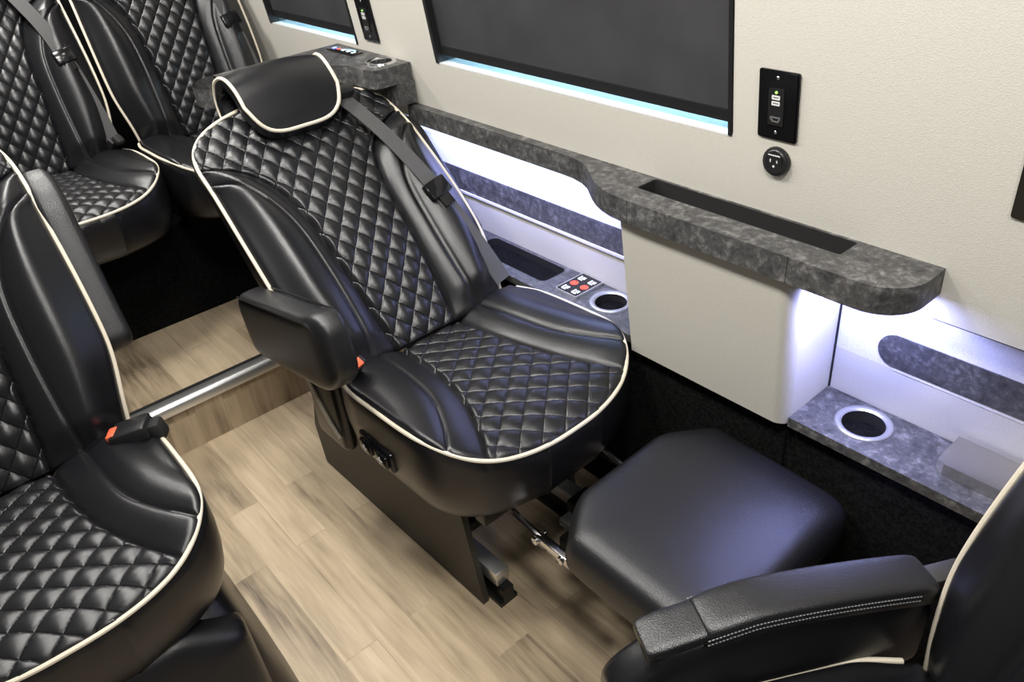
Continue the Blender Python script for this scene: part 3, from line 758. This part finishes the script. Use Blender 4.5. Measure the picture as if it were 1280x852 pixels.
# ---- the left foreground seat
lf, lz = make_seat('captain_chair', (-1.541, -.078, .518), R(-.8), R(28.3), 'upright black quilted captain chair in the left foreground, armrest folded up', arms=((1, 'up'),), head=True)
[c for c in lf.children if c.name.startswith('seat_cushion')][0].scale = (.94, 1, 1)
ub = MB()
rows_ = []
o_ = [(-.30, -.235), (.36, -.235), (.40, -.19), (.40, .19), (.36, .235), (-.30, .235)]
pts = [Vector(p) for p in o_]; dn = []
for i in range(6):
    a, b = pts[i], pts[(i + 1) % 6]
    dn += [a.lerp(b, j / 8) for j in range(8)]
for _ in range(6): dn = [(dn[i - 1] + dn[i] * 2 + dn[(i + 1) % 48]) / 4 for i in range(48)]
rg = []
for k, zz in ((.9, .36), (.98, .34), (1.06, .27), (1.14, .15), (1.24, .02), (1.25, .0)): rg.append([(p.x * k, p.y * k * 1.10, zz) for p in dn])
ub.add([p for r_ in rg for p in r_], [(r_ * 48 + i, r_ * 48 + (i + 1) % 48, r_ * 48 + 48 + (i + 1) % 48, r_ * 48 + 48 + i) for r_ in range(5) for i in range(48)])
ub.build('seat_base', 'leather', lf, angle=60)
lp = pad_mesh().build('leg_rest', 'leather', lf, angle=70)
lp.location = (.425, 0, .375); lp.rotation_euler = (0, R(74), 0); lp.scale = (.9, 1.1, 1)
bk_ = buckle(lf, (.062, .250, lz + .052), (R(0), R(-14), R(58))); bk_.scale = (1.2, 1.2, 1.2)

# ---- two seats of the rear bench
RB = 'rear bench seats'
def rear_base(t, z, s):
    MB().box((-.30, -.22, .40 / s), (.36, .22, z - .12), .02, 3).build('seat_base', 'leather', t)
ra, rz_ = make_seat('bench_seat', (-2.670, .366, .745), 0, R(21), 'black quilted rear bench seat at the upper left edge of the photo', .88, head=True)
rb, rz2 = make_seat('bench_seat', (-2.650, .889, .755), 0, R(19), 'black quilted rear bench seat against the window wall, behind the table slab', .88, head=True)
for t, z in ((ra, rz_), (rb, rz2)): MB().box((-.28, -.21, .49 / .88), (.20, .21, z - .12), .02, 3).build('seat_base', 'carpet', t)
for t in (ra, rb):
    shoulder_belt(t, [(.68, .10, .03), (.58, .145, .045), (.45, .195, .066), (.32, .220, .068), (.18, .240, .058), (.04, .255, .04)], .55)
buckle(ra, (.01, .25, rz_ + .05), (0, R(-50), R(20)))

# ---- the front seat, turned towards the aisle
YF = math.atan2(-.88, -.474)
fs, fz = make_seat('captain_chair', (.062, .690, .498), YF, R(16), 'black captain chair in the right foreground, turned sideways with a stitched armrest', head=False)
def long_arm():
    t = empty('armrest', (0, 0, 0)); t.parent = fs
    return t
def arm_pad(x0, x1, hw, top, depth, yc, k0=.5, k1=.5, rows=26, pw=.42):
    mb = MB(); n = 28; rv = []
    for i in range(rows + 1):
        tt = .5 - .5 * math.cos(math.pi * i / rows); x = lerp(x0, x1, tt)
        e0 = min(1, (x - x0) / .03); e1 = min(1, (x1 - x) / .03)
        e = (k0 + (1 - k0) * math.sqrt(max(0, 1 - (1 - e0) ** 2))) * (k1 + (1 - k1) * math.sqrt(max(0, 1 - (1 - e1) ** 2)))
        zt = top(x); zb = zt - depth(x); hz = (zt - zb) / 2 * (.6 + .4 * e); cz = (zt + zb) / 2
        r_ = []
        for k in range(n):
            a = 2 * math.pi * k / n; c, s_ = math.cos(a), math.sin(a)
            r_.append((x, yc + hw * (.75 + .25 * e) * math.copysign(abs(c) ** pw, c), cz + hz * math.copysign(abs(s_) ** pw, s_)))
        rv.append(r_)
    mb.add([p for r_ in rv for p in r_], [(i * n + k, i * n + (k + 1) % n, (i + 1) * n + (k + 1) % n, (i + 1) * n + k) for i in range(rows) for k in range(n)] + [tuple(range(n - 1, -1, -1)), tuple(rows * n + k for k in range(n))])
    return mb
AY = -.318
atop = lambda x: .688 - .02 * max(0, x - .25) / .15 - .034 * (max(0, .25 - x) / .27) ** 1.6
fa = arm_pad(-.025, .315, .034, atop, lambda x: .042, AY).build('armrest', 'leather_pad', fs, angle=60)
arm_pad(.308, .395, .031, lambda x: atop(x) - .006 - .05 * max(0, x - .36), lambda x: .022, AY, .75, .3).build('armrest_cap', 'leather_pad', fa, angle=60)
arm_pad(-.02, .44, .033, lambda x: atop(x) - .03 - .55 * max(0, x - .36), lambda x: .15 + .02 * math.sin(x * 7), AY, .8, .35).build('armrest_body', 'leather', fa, angle=60)
for s in (-1, 1):
    st = MB()
    for dz in (-.016, -.025):
        N_ = 62
        for i in range(N_):
            x = .008 + .310 * i / N_
            st.tube([(x, AY + s * .0345, atop(x) + dz + .003), (x + .0032, AY + s * .0345, atop(x + .003) + dz + .003)], .0008, 5)
    st.build('stitching', 'thread', fa)
MB().box((-.085, AY - .016, .622), (-.01, AY + .016, .640), .004).build('pivot_plate', 'matte', fa)
MB().lathe([(.20, 0), (.20, .02), (.06, .03), (.06, .30), (.16, .32), (.16, .36)], (.2, 0, 0), 32).build('pedestal', 'blacksteel', fs)
